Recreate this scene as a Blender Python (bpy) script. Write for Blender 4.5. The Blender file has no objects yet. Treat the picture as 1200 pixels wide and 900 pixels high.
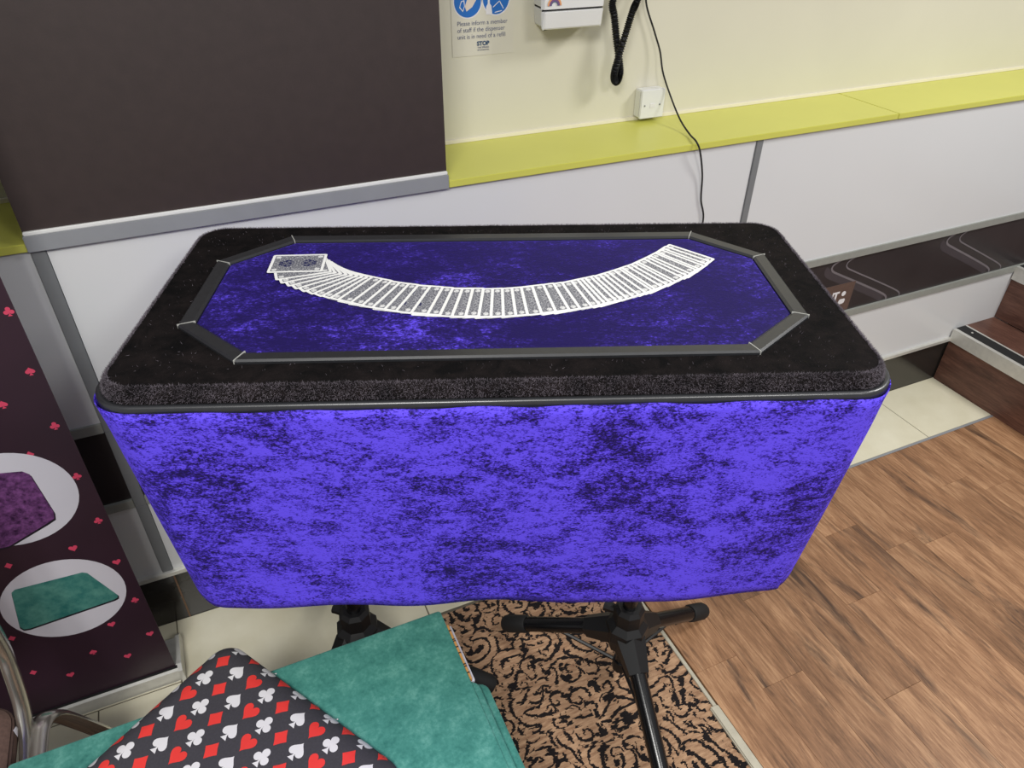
import bpy, bmesh, math, random
from mathutils import Vector, Matrix
import numpy as np
random.seed(7); rng = np.random.default_rng(7)
S = bpy.context.scene
COL = S.collection

# ------------------------------------------------------------------ camera, world, lights, exposure
CAMH = 1.70
F_PX, PITCH, ROLL, YAW, TYAW = 854.66, 0.62899, 0.011479, 0.429137, -0.376407
fw = Vector((math.sin(YAW)*math.cos(PITCH), math.cos(YAW)*math.cos(PITCH), -math.sin(PITCH)))
r0 = Vector((math.cos(YAW), -math.sin(YAW), 0)); u0 = r0.cross(fw)
rr = math.cos(ROLL)*r0 + math.sin(ROLL)*u0; uu = -math.sin(ROLL)*r0 + math.cos(ROLL)*u0
cam = bpy.data.objects.new('camera', bpy.data.cameras.new('camera')); COL.objects.link(cam)
cam.matrix_world = Matrix(((rr.x, uu.x, -fw.x, 0), (rr.y, uu.y, -fw.y, 0), (rr.z, uu.z, -fw.z, CAMH), (0, 0, 0, 1)))
cam.data.sensor_width = 36; cam.data.lens = F_PX*36/1200; cam.data.clip_start = 0.02
S.camera = cam

w = bpy.data.worlds.new('world'); S.world = w; w.use_nodes = True
w.node_tree.nodes['Background'].inputs[0].default_value = (0.95, 0.96, 1.0, 1)
w.node_tree.nodes['Background'].inputs[1].default_value = 0.33

def area(name, loc, target, size, watts, col=(1, 0.985, 0.95)):
    d = bpy.data.lights.new(name, 'AREA'); d.shape = 'RECTANGLE'; d.size, d.size_y = size; d.energy = watts; d.color = col
    o = bpy.data.objects.new(name, d); COL.objects.link(o); o.location = loc
    o.rotation_euler = (Vector(target)-Vector(loc)).to_track_quat('-Z', 'Y').to_euler()
    return o
area('ceiling_panel_light_a', (2.6, 0.25, 2.75), (2.4, 0.35, 0), (0.6, 0.6), 42)
area('ceiling_panel_light_b', (-0.6, -0.6, 2.75), (-0.5, 0.1, 0), (0.6, 0.6), 54)
area('ceiling_panel_light_c', (0.9, -1.2, 2.75), (0.85, -0.8, 0), (0.6, 0.6), 32)
S.view_settings.view_transform = 'Standard'; S.view_settings.look = 'None'
S.view_settings.exposure = 0.0; S.view_settings.gamma = 1.0; S.view_settings.use_curve_mapping = False

# ------------------------------------------------------------------ helpers: pixel rays were measured beforehand; below only metres
def lin(c):
    return tuple((v/12.92 if v <= 0.04045 else ((v+0.055)/1.055)**2.4) for v in (x/255 for x in c))

class N:
    """tiny node-building helper"""
    def __init__(s, name):
        s.m = bpy.data.materials.new(name); s.m.use_nodes = True; s.t = s.m.node_tree
        s.b = s.t.nodes['Principled BSDF']
    def n(s, typ, inp=None, **kw):
        nd = s.t.nodes.new(typ)
        for k, v in kw.items(): setattr(nd, k, v)
        for k, v in (inp or {}).items(): s.set(nd.inputs[k], v)
        return nd
    def set(s, sock, v):
        if isinstance(v, bpy.types.NodeSocket): s.t.links.new(v, sock)
        else: sock.default_value = v
    def coord(s, kind='Object', scale=(1, 1, 1), loc=(0, 0, 0), rot=(0, 0, 0)):
        c = s.n('ShaderNodeTexCoord')
        mp = s.n('ShaderNodeMapping', {'Vector': c.outputs[kind], 'Scale': scale, 'Location': loc, 'Rotation': rot})
        return mp.outputs[0]
    def noise(s, vec, scale, detail=4, rough=0.55, dist=0.0):
        return s.n('ShaderNodeTexNoise', {'Vector': vec, 'Scale': scale, 'Detail': detail, 'Roughness': rough, 'Distortion': dist}).outputs['Fac']
    def math(s, op, a, b=0.0, c=None, clamp=False):
        nd = s.n('ShaderNodeMath', operation=op, use_clamp=clamp); s.set(nd.inputs[0], a); s.set(nd.inputs[1], b)
        if c is not None: s.set(nd.inputs[2], c)
        return nd.outputs[0]
    def ramp(s, fac, stops, interp='LINEAR'):
        nd = s.n('ShaderNodeValToRGB', {'Fac': fac}); cr = nd.color_ramp; cr.interpolation = interp
        while len(cr.elements) < len(stops): cr.elements.new(0.5)
        for e, (p, c) in zip(cr.elements, stops): e.position = p; e.color = (*c, 1) if len(c) == 3 else c
        return nd.outputs['Color']
    def mix(s, f, a, b):
        nd = s.n('ShaderNodeMix', data_type='RGBA'); s.set(nd.inputs[0], f)
        for i, v in ((6, a), (7, b)):
            s.set(nd.inputs[i], (*v, 1) if isinstance(v, tuple) and len(v) == 3 else v)
        return nd.outputs[2]
    def bump(s, h, strength=0.3, dist=0.002):
        s.set(s.b.inputs['Normal'], s.n('ShaderNodeBump', {'Height': h, 'Strength': strength, 'Distance': dist}).outputs[0])
    def p(s, **kw):
        for k, v in kw.items():
            k = {'base': 'Base Color', 'rough': 'Roughness', 'metal': 'Metallic', 'spec': 'Specular IOR Level', 'coat': 'Coat Weight',
                 'coatr': 'Coat Roughness', 'sheen': 'Sheen Weight', 'sheenr': 'Sheen Roughness', 'sheent': 'Sheen Tint'}[k]
            if isinstance(v, tuple) and len(v) == 3: v = (*v, 1)
            s.set(s.b.inputs[k], v)
        return s

def plain(name, rgb, rough=0.5, metal=0.0, spec=0.5, var=0.06, scale=18, bump=0.0, coat=0.0):
    m = N(name); v = m.coord(); c = lin(rgb)
    nz = m.noise(v, scale, 5)
    m.p(base=m.ramp(nz, [(0.3, tuple(x*(1-var) for x in c)), (0.7, tuple(min(1, x*(1+var)) for x in c))]), rough=rough, metal=metal, spec=spec, coat=coat)
    if bump: m.bump(m.noise(v, scale*12, 3), bump, 0.001)
    return m.m

M = {}
M['cream'] = plain('cream_paint', (211, 207, 189), 0.55, var=0.025, scale=3, bump=0.05)
M['white_panel'] = plain('white_laminate', (212, 213, 214), 0.22, var=0.015, scale=2)
M['lime'] = plain('lime_laminate', (200, 199, 92), 0.35, var=0.03, scale=5)
M['brownboard'] = plain('dark_brown_board', (53, 42, 40), 0.55, var=0.08, scale=40, bump=0.1)
M['grey_trim'] = plain('grey_trim', (140, 142, 146), 0.4, var=0.04)
M['grey_strip'] = plain('grey_strip', (118, 120, 122), 0.4, var=0.04)
M['alu'] = plain('brushed_aluminium', (205, 204, 198), 0.32, metal=0.35, var=0.06, scale=60)
M['trim_alu'] = plain('dull_aluminium_trim', (152, 154, 148), 0.38, metal=0.15, var=0.05, scale=60)
M['chrome'] = plain('satin_chrome', (200, 196, 186), 0.22, metal=0.9, var=0.05, scale=30)
M['black_plastic'] = plain('black_plastic', (17, 17, 19), 0.45, var=0.15)
M['black_gloss'] = plain('black_gloss_tube', (16, 16, 18), 0.22, var=0.1)
M['black_rubber'] = plain('black_rubber', (22, 22, 23), 0.7, var=0.15)
M['band'] = plain('black_band_laminate', (50, 45, 46), 0.3, var=0.1, scale=9)
M['skirting'] = plain('black_skirting', (40, 37, 35), 0.16, var=0.15, scale=8)
M['white_plastic'] = plain('white_plastic', (222, 222, 220), 0.35, var=0.015)
M['grout'] = plain('grout', (105, 98, 84), 0.9, var=0.15, scale=60)
M['sub'] = plain('subfloor', (70, 58, 48), 0.9)
M['line_print'] = plain('pale_line_print', (112, 106, 110), 0.4)
M['line_soft'] = plain('soft_line_print', (66, 60, 64), 0.4)
M['sticker'] = plain('brown_sticker', (92, 72, 64), 0.5, var=0.12, scale=60)
M['print_white'] = plain('print_white', (222, 220, 222), 0.5, var=0.02)
M['print_red'] = plain('print_red', (226, 58, 52), 0.55, var=0.05)
M['print_pink'] = plain('print_pink', (205, 66, 96), 0.5, var=0.08)
M['print_blue'] = plain('print_blue', (28, 104, 186), 0.5, var=0.05)
M['print_navy'] = plain('print_navy', (84, 92, 122), 0.6, var=0.05)
M['banner'] = plain('banner_print', (48, 30, 42), 0.38, var=0.12, scale=6)
M['oval'] = plain('banner_oval_print', (205, 203, 212), 0.4, var=0.03, scale=6)
M['sign'] = plain('clear_sign', (211, 207, 191), 0.5, var=0.02)
M['brown_fabric'] = plain('brown_fabric', (98, 76, 68), 0.95, var=0.18, scale=160, bump=0.4)
M['brown_side'] = plain('brown_vinyl_piping', (72, 54, 48), 0.95, var=0.18, scale=160, bump=0.4)
M['white_board'] = plain('white_card', (205, 203, 214), 0.6)
M['seal'] = plain('sealant', (228, 222, 200), 0.5, var=0.02)
M['strip_metal'] = plain('pale_threshold', (186, 180, 162), 0.4, metal=0.1, var=0.08, scale=40)
M['rust'] = plain('brown_filler', (120, 92, 70), 0.7)
M['rain_orange'] = plain('print_orange', (214, 150, 96), 0.5)
M['rain_purple'] = plain('print_purple', (110, 76, 120), 0.5)
M['green_dot'] = plain('print_green', (110, 160, 120), 0.5)

def mat_tile():
    m = N('cream_tile'); v = m.coord()
    n1 = m.noise(v, 7, 6, 0.6)
    m.p(base=m.ramp(n1, [(0.25, lin((212, 205, 178))), (0.75, lin((228, 223, 200)))]), rough=0.22)
    return m.m
M['tile'] = mat_tile()

def mat_wood(name, dark, mid, light, streak):
    m = N(name)
    oi = m.n('ShaderNodeObjectInfo'); c = m.n('ShaderNodeTexCoord')
    off = m.n('ShaderNodeCombineXYZ', {'X': m.math('MULTIPLY', oi.outputs['Random'], 37.0), 'Y': m.math('MULTIPLY', oi.outputs['Random'], 91.0)})
    add = m.n('ShaderNodeVectorMath', {0: c.outputs['Object'], 1: off.outputs[0]}, operation='ADD')
    g1 = m.n('ShaderNodeMapping', {'Vector': add.outputs[0], 'Scale': (1, 0.09, 1)}).outputs[0]
    fine = m.noise(g1, 120, 6, 0.75, 0.5)
    g2 = m.n('ShaderNodeMapping', {'Vector': add.outputs[0], 'Scale': (1, 0.16, 1)}).outputs[0]
    broad = m.noise(g2, 11, 4, 0.55, 1.0)
    f = m.math('ADD', m.math('MULTIPLY', fine, 0.55), m.math('MULTIPLY', broad, 0.45))
    col = m.ramp(f, [(0.34, dark), (0.49, mid), (0.63, light)])
    g3 = m.n('ShaderNodeMapping', {'Vector': add.outputs[0], 'Scale': (1, 0.16, 1), 'Location': (3, 5, 0)}).outputs[0]
    k = m.noise(g3, 9, 6, 0.68, 1.4)
    col = m.mix(m.math('MULTIPLY', m.ramp(k, [(0.53, (0, 0, 0)), (0.67, (1, 1, 1))]), 0.88), col, streak)
    tone = m.math('ADD', m.math('MULTIPLY', oi.outputs['Random'], 0.16), 0.92)
    h = m.n('ShaderNodeHueSaturation', {'Color': col, 'Value': tone})
    m.p(base=h.outputs[0], rough=0.42, spec=0.35); m.bump(fine, 0.12, 0.001)
    return m.m
M['wood'] = mat_wood('oak_plank', lin((100, 70, 48)), lin((148, 109, 79)), lin((188, 147, 111)), lin((64, 48, 40)))
M['step_wood'] = mat_wood('brown_step_wood', lin((66, 44, 37)), lin((94, 64, 54)), lin((120, 86, 72)), lin((60, 42, 37)))

def mat_carpet():
    m = N('scroll_carpet')
    v = m.coord()
    jag = m.n('ShaderNodeTexNoise', {'Vector': m.coord(scale=(0.35, 1.6, 1)), 'Scale': 150, 'Detail': 2}).outputs['Color']
    wj = m.n('ShaderNodeVectorMath', {0: jag, 1: (0.5, 0.5, 0.5)}, operation='SUBTRACT')
    wj = m.n('ShaderNodeVectorMath', {0: wj.outputs[0], 'Scale': 0.016}, operation='SCALE')
    big = m.n('ShaderNodeTexNoise', {'Vector': v, 'Scale': 9, 'Detail': 2}).outputs['Color']
    wb = m.n('ShaderNodeVectorMath', {0: big, 1: (0.5, 0.5, 0.5)}, operation='SUBTRACT')
    wb = m.n('ShaderNodeVectorMath', {0: wb.outputs[0], 'Scale': 0.06}, operation='SCALE')
    a = m.n('ShaderNodeVectorMath', {0: v, 1: wj.outputs[0]}, operation='ADD')
    a = m.n('ShaderNodeVectorMath', {0: a.outputs[0], 1: wb.outputs[0]}, operation='ADD')
    flat = m.n('ShaderNodeVectorMath', {0: a.outputs[0], 1: (1, 1, 0)}, operation='MULTIPLY').outputs[0]
    def curls(scale, k, thr, width):
        vo = m.n('ShaderNodeTexVoronoi', {'Vector': flat, 'Scale': scale, 'Randomness': 0.75}, voronoi_dimensions='2D')
        sc = m.n('ShaderNodeVectorMath', {0: flat, 'Scale': scale}, operation='SCALE')
        # Position comes back in unscaled texture space
        d = m.n('ShaderNodeVectorMath', {0: flat, 1: vo.outputs['Position']}, operation='SUBTRACT').outputs[0]
        s = m.n('ShaderNodeSeparateXYZ', {0: d})
        ang = m.math('ARCTAN2', s.outputs[1], s.outputs[0])
        ln = m.n('ShaderNodeVectorMath', {0: d}, operation='LENGTH').outputs['Value']
        rnd = m.n('ShaderNodeSeparateColor', {0: vo.outputs['Color']}).outputs[0]
        ph = m.math('ADD', m.math('MULTIPLY', ln, k), m.math('ADD', m.math('MULTIPLY', ang, 1.0), m.math('MULTIPLY', rnd, 6.28)))
        return m.math('GREATER_THAN', m.math('SINE', ph), thr)
    c1 = curls(7.5, 230.0, 0.55, 0)
    c2 = curls(19.0, 260.0, 0.62, 0)
    gate = m.math('GREATER_THAN', m.noise(flat, 11, 2), 0.5)
    blot = m.math('GREATER_THAN', m.noise(flat, 34, 2, 0.5), 0.60)
    a1 = m.math('MAXIMUM', m.math('MULTIPLY', c1, m.math('SUBTRACT', 1.0, gate)), m.math('MULTIPLY', c2, gate))
    f = m.math('MAXIMUM', a1, blot)
    tan = m.ramp(m.noise(m.coord(scale=(0.4, 2.2, 1)), 60, 3), [(0.3, lin((140, 106, 82))), (0.7, lin((192, 156, 124)))])
    m.p(base=m.mix(f, tan, lin((26, 21, 22))), rough=0.95, spec=0.1, sheen=0.2)
    m.bump(m.noise(v, 420, 2), 0.5, 0.003)
    return m.m
M['carpet'] = mat_carpet()

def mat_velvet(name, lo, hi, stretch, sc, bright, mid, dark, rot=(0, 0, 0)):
    # crushed velvet: nap sheen put into the colour as bright and dark flecks, with relief
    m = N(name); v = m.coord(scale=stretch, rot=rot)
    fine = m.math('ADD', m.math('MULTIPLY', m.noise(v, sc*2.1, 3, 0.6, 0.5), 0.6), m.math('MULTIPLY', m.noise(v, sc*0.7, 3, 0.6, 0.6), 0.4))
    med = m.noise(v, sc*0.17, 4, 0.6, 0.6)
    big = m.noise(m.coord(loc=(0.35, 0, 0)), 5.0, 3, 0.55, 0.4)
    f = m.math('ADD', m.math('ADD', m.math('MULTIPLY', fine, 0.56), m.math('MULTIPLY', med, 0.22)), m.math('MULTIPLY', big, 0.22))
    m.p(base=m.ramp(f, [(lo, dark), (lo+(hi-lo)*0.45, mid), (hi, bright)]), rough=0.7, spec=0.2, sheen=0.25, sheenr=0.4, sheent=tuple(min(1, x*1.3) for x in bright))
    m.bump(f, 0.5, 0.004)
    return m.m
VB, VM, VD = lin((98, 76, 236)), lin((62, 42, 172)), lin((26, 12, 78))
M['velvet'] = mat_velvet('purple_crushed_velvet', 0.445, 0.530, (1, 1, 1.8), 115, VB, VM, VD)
M['velvet_dimmed'] = mat_velvet('purple_crushed_velvet_dimmed', 0.485, 0.63, (1, 1.7, 1), 110, VB, lin((41, 27, 112)), lin((25, 14, 74)))  # same velvet in darker colours, imitating its nap seen at a slant

def mat_plush():
    m = N('black_plush'); v = m.coord()
    n = m.noise(v, 30, 5, 0.65, 0.5)
    m.p(base=m.ramp(n, [(0.35, lin((9, 8, 9))), (0.7, lin((29, 24, 24)))]), rough=0.9, spec=0.1, sheen=0.0)
    m.bump(m.noise(v, 300, 3), 0.6, 0.003)
    return m.m
M['plush'] = mat_plush()
M['pile'] = plain('lit_plush_pile', (98, 91, 99), 0.55, spec=0.4, var=0.4, scale=30)  # black pile coloured pale grey, light caught at the edge painted in
M['leather'] = plain('black_leatherette', (36, 37, 40), 0.34, spec=0.95, var=0.12, scale=120, bump=0.05)
M['stitch'] = plain('pale_joint', (170, 170, 165), 0.5)

def mat_green():
    m = N('green_suede'); v = m.coord()
    n = m.math('ADD', m.math('MULTIPLY', m.noise(v, 24, 6, 0.65), 0.6), m.math('MULTIPLY', m.noise(v, 140, 4, 0.7), 0.4))
    m.p(base=m.ramp(n, [(0.32, lin((48, 112, 103))), (0.52, lin((76, 144, 132))), (0.7, lin((112, 174, 161)))]), rough=0.95, spec=0.1, sheen=0.1)
    m.bump(m.noise(v, 500, 2), 0.2, 0.001)
    return m.m
M['green'] = mat_green()
M['suit_cloth'] = plain('charcoal_neoprene', (59, 57, 63), 0.85, var=0.12, scale=300, bump=0.2)
def mat_printmat(name, c0, c1, sc):
    m = N(name); v = m.coord(); n = m.noise(v, sc, 6, 0.7)
    m.p(base=m.ramp(n, [(0.35, c0), (0.7, c1)]), rough=0.4); return m.m
M['print_purple_mat'] = mat_printmat('print_of_purple_mat', lin((48, 20, 56)), lin((132, 78, 140)), 70)
M['print_green_mat'] = mat_printmat('print_of_green_mat', lin((34, 104, 100)), lin((92, 150, 138)), 26)
M['print_edge'] = plain('print_dark_edge', (28, 24, 34), 0.4)

def mat_card():
    m = N('card_back'); c = m.n('ShaderNodeTexCoord'); s = m.n('ShaderNodeSeparateXYZ', {0: c.outputs['Object']})
    ax_ = m.math('ABSOLUTE', s.outputs[0]); ay_ = m.math('ABSOLUTE', s.outputs[1])
    inside = m.math('MULTIPLY', m.math('LESS_THAN', ax_, 0.0270), m.math('LESS_THAN', ay_, 0.0395))
    up = m.math('GREATER_THAN', s.outputs[2], 0.0)
    inside = m.math('MULTIPLY', inside, up)
    flat = m.n('ShaderNodeVectorMath', {0: c.outputs['Object'], 1: (1, 1, 0)}, operation='MULTIPLY').outputs[0]
    ab = m.n('ShaderNodeVectorMath', {0: flat}, operation='ABSOLUTE').outputs[0]
    vo = m.n('ShaderNodeTexVoronoi', {'Vector': ab, 'Scale': 420}, voronoi_dimensions='2D').outputs['Distance']
    nz = m.noise(ab, 260, 3, 0.6, 1.0)
    pat = m.ramp(m.math('ADD', m.math('MULTIPLY', vo, 0.5), m.math('MULTIPLY', nz, 0.6)), [(0.4, lin((82, 84, 96))), (0.75, lin((190, 190, 194)))])
    d = m.n('ShaderNodeVectorMath', {0: ab, 1: (0, 0.0175, 0)}, operation='SUBTRACT').outputs[0]
    ln = m.n('ShaderNodeVectorMath', {0: d}, operation='LENGTH').outputs['Value']
    ring = m.math('MULTIPLY', m.math('LESS_THAN', ln, 0.0125), m.math('GREATER_THAN', m.noise(ab, 170, 3, 0.6, 1.5), 0.47))
    pat = m.mix(ring, pat, lin((36, 40, 84)))
    cx = m.n('ShaderNodeVectorMath', {0: ab, 1: (0.0215, 0.034, 0)}, operation='SUBTRACT').outputs[0]
    lc = m.n('ShaderNodeVectorMath', {0: cx}, operation='LENGTH').outputs['Value']
    star = m.math('MULTIPLY', m.math('LESS_THAN', lc, 0.0042), m.math('GREATER_THAN', nz, 0.42))
    pat = m.mix(star, pat, lin((225, 225, 225)))
    m.p(base=m.mix(inside, lin((246, 246, 244)), pat), rough=0.35)
    return m.m
M['card'] = mat_card()

class MB:
    def __init__(s): s.v = []; s.f = []
    def add(s, vs, fs):
        o = len(s.v); s.v += [tuple(x) for x in vs]; s.f += [tuple(i+o for i in f) for f in fs]; return s
    def box(s, a, b):
        (x0, y0, z0), (x1, y1, z1) = a, b
        vs = [(x0, y0, z0), (x1, y0, z0), (x1, y1, z0), (x0, y1, z0), (x0, y0, z1), (x1, y0, z1), (x1, y1, z1), (x0, y1, z1)]
        return s.add(vs, [(3, 2, 1, 0), (4, 5, 6, 7), (0, 1, 5, 4), (1, 2, 6, 5), (2, 3, 7, 6), (3, 0, 4, 7)])
    def loft(s, rings, closed=True, cap0=True, cap1=True):
        n = len(rings[0]); vs = [p for r in rings for p in r]; fs = []
        for i in range(len(rings)-1):
            for j in range(n if closed else n-1):
                k = (j+1) % n; fs.append((i*n+j, i*n+k, (i+1)*n+k, (i+1)*n+j))
        if cap0: fs.append(tuple(range(n-1, -1, -1)))
        if cap1: fs.append(tuple((len(rings)-1)*n+j for j in range(n)))
        return s.add(vs, fs)
    def tube(s, path, rad, seg=10, ry=None, up=None):
        P = [Vector(p) for p in path]; rings = []
        nrm = None
        for i, p in enumerate(P):
            t = (P[min(i+1, len(P)-1)]-P[max(i-1, 0)]).normalized()
            if nrm is None:
                ref = Vector(up) if up else (Vector((0, 0, 1)) if abs(t.z) < 0.9 else Vector((1, 0, 0)))
                nrm = (ref-t*ref.dot(t)).normalized()
            else: nrm = (nrm-t*nrm.dot(t)).normalized()
            bi = t.cross(nrm); r = rad[i] if isinstance(rad, (list, tuple)) else rad
            r2 = (ry/rad*r if not isinstance(rad, (list, tuple)) else ry) if ry else r
            rings.append([p+nrm*math.cos(a)*r2+bi*math.sin(a)*r for a in (2*math.pi*k/seg for k in range(seg))])
        return s.loft(rings)
    def prism(s, poly, to3, d0, d1):
        n = len(poly); vs = [to3(x, y, d0) for x, y in poly]+[to3(x, y, d1) for x, y in poly]
        return s.add(vs, [tuple(range(n-1, -1, -1)), tuple(range(n, 2*n))]+[(i, (i+1) % n, n+(i+1) % n, n+i) for i in range(n)])
    def mesh(s, name, mat, off=(0, 0, 0), smooth=False, bevel=0.0):
        me = bpy.data.meshes.new(name); o = off
        me.from_pydata([(x-o[0], y-o[1], z-o[2]) for x, y, z in s.v], [], s.f); me.update()
        bm = bmesh.new(); bm.from_mesh(me)
        bmesh.ops.recalc_face_normals(bm, faces=bm.faces)
        if bevel:
            bmesh.ops.bevel(bm, geom=[e for e in bm.edges], offset=bevel, segments=2, affect='EDGES', clamp_overlap=True)
        bm.to_mesh(me); bm.free()
        if smooth:
            me.polygons.foreach_set('use_smooth', [True]*len(me.polygons))
            me.set_sharp_from_angle(angle=math.radians(42))
        me.materials.append(mat); return me
    def build(s, name, mat, parent=None, off=(0, 0, 0), smooth=False, bevel=0.0, loc=None):
        o = bpy.data.objects.new(name, s.mesh(name, mat, off, smooth, bevel)); COL.objects.link(o)
        if parent: o.parent = parent
        if loc is not None: o.location = loc
        return o

def tag(o, label=None, cat=None, group=None, kind=None):
    if label: o['label'] = label
    if cat: o['category'] = cat
    if group: o['group'] = group
    if kind: o['kind'] = kind
    return o
def thing(name, loc, label, cat, group=None, rz=0):
    o = bpy.data.objects.new(name, None); COL.objects.link(o); o.location = loc; o.rotation_euler = (0, 0, rz); o.empty_display_size = 0.05
    return tag(o, label, cat, group)
def struct(o): o['kind'] = 'structure'; return o
def copyo(src, parent=None, loc=None):
    o = src.copy(); COL.objects.link(o); o.parent = parent
    if loc is not None: o.location = loc
    return o
def rrect(x0, x1, y0, y1, r, z, n=8):
    pts = []
    for cx, cy, a0 in ((x1-r, y0+r, -90), (x1-r, y1-r, 0), (x0+r, y1-r, 90), (x0+r, y0+r, 180)):
        for k in range(n+1):
            a = math.radians(a0+90*k/n); pts.append((cx+r*math.cos(a), cy+r*math.sin(a), z))
    return pts
def spline(pts, n=8):
    P = [Vector(p) for p in pts]; out = []
    for i in range(len(P)-1):
        p0, p1, p2, p3 = P[max(i-1, 0)], P[i], P[i+1], P[min(i+2, len(P)-1)]
        for k in range(n):
            t = k/n; out.append(0.5*((2*p1)+(p2-p0)*t+(2*p0-5*p1+4*p2-p3)*t*t+(3*p1-p0-3*p2+p3)*t**3))
    out.append(P[-1]); return out
def circ(cx, cy, r, n=32, a0=0, a1=360):
    return [(cx+r*math.cos(math.radians(a0+(a1-a0)*k/n)), cy+r*math.sin(math.radians(a0+(a1-a0)*k/n))) for k in range(n if a1-a0 == 360 else n+1)]
def suit(kind):
    """outlines (list of polygons) of a card suit about 1 unit tall"""
    if kind == 'diamond': return [[(0.43, 0), (0.20, 0.24), (0, 0.5), (-0.20, 0.24), (-0.43, 0), (-0.20, -0.24), (0, -0.5), (0.20, -0.24)]]
    hp = []
    for k in range(28):
        t = 2*math.pi*k/28
        hp.append((16*math.sin(t)**3/34, (13*math.cos(t)-5*math.cos(2*t)-2*math.cos(3*t)-math.cos(4*t)+2.5)/31))
    stem = [(0.0, 0.02), (-0.06, -0.3), (-0.2, -0.5), (0.2, -0.5), (0.06, -0.3)]
    if kind == 'heart': return [hp]
    if kind == 'spade': return [[(x*0.95, -y*0.82+0.1) for x, y in hp][::-1], stem]
    return [circ(0, 0.27, 0.22, 14), circ(-0.24, -0.08, 0.22, 14), circ(0.24, -0.08, 0.22, 14), circ(0, 0.03, 0.12, 8), stem]
def text_mesh(name, body, size, mat, parent, loc, rot, width=None, bold=0.0, align='LEFT'):
    c = bpy.data.curves.new(name, 'FONT'); c.body = body; c.size = size; c.align_x = align; c.extrude = 0.0003; c.offset = bold
    t = bpy.data.objects.new(name+'_tmp', c); COL.objects.link(t)
    bpy.context.view_layer.update()
    me = bpy.data.meshes.new_from_object(t.evaluated_get(bpy.context.evaluated_depsgraph_get())); bpy.data.objects.remove(t)
    xs = [v.co.x for v in me.vertices]; wd = max(xs)-min(xs)
    o = bpy.data.objects.new(name, me); COL.objects.link(o); me.materials.clear(); me.materials.append(mat)
    o.parent = parent; o.location = loc; o.rotation_euler = rot
    if width: o.scale = (width/wd, 1, 1)
    return o

# ------------------------------------------------------------------ the setting
YP, YW = 1.485, 1.712          # panel face, painted wall face
ZL = 1.117                     # ledge top
fl = struct(MB().box((-2.2, -1.6, -0.06), (3.6, 1.9, -0.012)).build('floor', M['sub']))
# oak planks, running towards the wall
PWID = 0.1285; X0 = 0.888
fixed = {0: 0.783, 9: 1.02, 6: 0.89, 4: 0.786}
plank_meshes = {}
for c in range(17):
    x0 = X0+c*PWID; top = 1.212; first = fixed.get(c, 1.212-(0.15+0.62*((c*0.618) % 1)))
    ys = [top, first]
    while ys[-1] > -1.4: ys.append(ys[-1]-0.92)
    for a, b in zip(ys[:-1], ys[1:]):
        L = round(a-b, 3)
        if L not in plank_meshes:
            h = PWID/2-0.0001; l2 = L/2-0.0001
            plank_meshes[L] = MB().loft([[(-h, -l2, -0.012), (h, -l2, -0.012), (h, l2, -0.012), (-h, l2, -0.012)],
                [(-h, -l2, -0.001), (h, -l2, -0.001), (h, l2, -0.001), (-h, l2, -0.001)],
                [(-h+.0004, -l2+.0004, 0), (h-.0004, -l2+.0004, 0), (h-.0004, l2-.0004, 0), (-h+.0004, l2-.0004, 0)]]).mesh('plank', M['wood'])
        o = bpy.data.objects.new('plank', plank_meshes[L]); COL.objects.link(o); o.parent = fl
        o.location = (x0+PWID/2, (a+b)/2, 0)
# cream tiles along the wall
def tile(x0, x1, y0, y1):
    g = 0.0016
    MB().loft([[(x0+g, y0+g, -0.012), (x1-g, y0+g, -0.012), (x1-g, y1-g, -0.012), (x0+g, y1-g, -0.012)],
               [(x0+g, y0+g, -0.001), (x1-g, y0+g, -0.001), (x1-g, y1-g, -0.001), (x0+g, y1-g, -0.001)],
               [(x0+g+.001, y0+g+.001, 0), (x1-g-.001, y0+g+.001, 0), (x1-g-.001, y1-g-.001, 0), (x0+g+.001, y1-g-.001, 0)]]).build('tile', M['tile'], fl)
for a, b in ((0.319, 0.955), (0.955, 1.59), (1.59, 2.226), (2.226, 2.56), (-0.317, 0.319)): tile(a, b, 1.222, 1.49)
tile(-0.95, -0.317, 1.292, 1.49); tile(-0.508, -0.317, 1.222, 1.292); tile(-1.14, -0.508, 1.222, 1.292); tile(-1.58, -0.95, 1.292, 1.49); tile(-1.78, -1.14, 1.222, 1.292)
MB().box((-2.2, 1.21, -0.012), (2.56, 1.49, -0.0022)).build('grout_bed', M['grout'], fl)
MB().box((0.888, 1.2125, -0.012), (2.556, 1.2215, 0.0005)).build('edge_strip', M['grey_trim'], fl)
cp = MB().box((-2.2, -1.6, -0.012), (0.872, 1.214, -0.0005)).build('carpet', M['carpet'], fl)
MB().box((0.872, 0.69, -0.012), (0.882, 1.214, 0.003)).build('threshold_strip', M['strip_metal'], fl, bevel=0.001)
MB().box((0.860, -1.6, -0.012), (0.884, 0.69, 0.008)).build('threshold_bar', M['strip_metal'], fl, bevel=0.003)

wall = struct(MB().box((-2.2, YW, 0), (3.6, YW+0.1, 2.4)).build('wall_back', M['cream']))
ex = lambda x, z, d: (x, d, z)
def wbox(name, x0, x1, z0, z1, y0, y1, mat, bevel=0.0, parent=wall): return MB().box((x0, y0, z0), (x1, y1, z1)).build(name, mat, parent, bevel=bevel)
ZB1, ZT1 = 0.667, 0.692     # dark band top, trim top
ZB0, ZT0 = 0.462, 0.437     # dark band bottom, trim bottom
ZS = 0.192                  # skirting top
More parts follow.
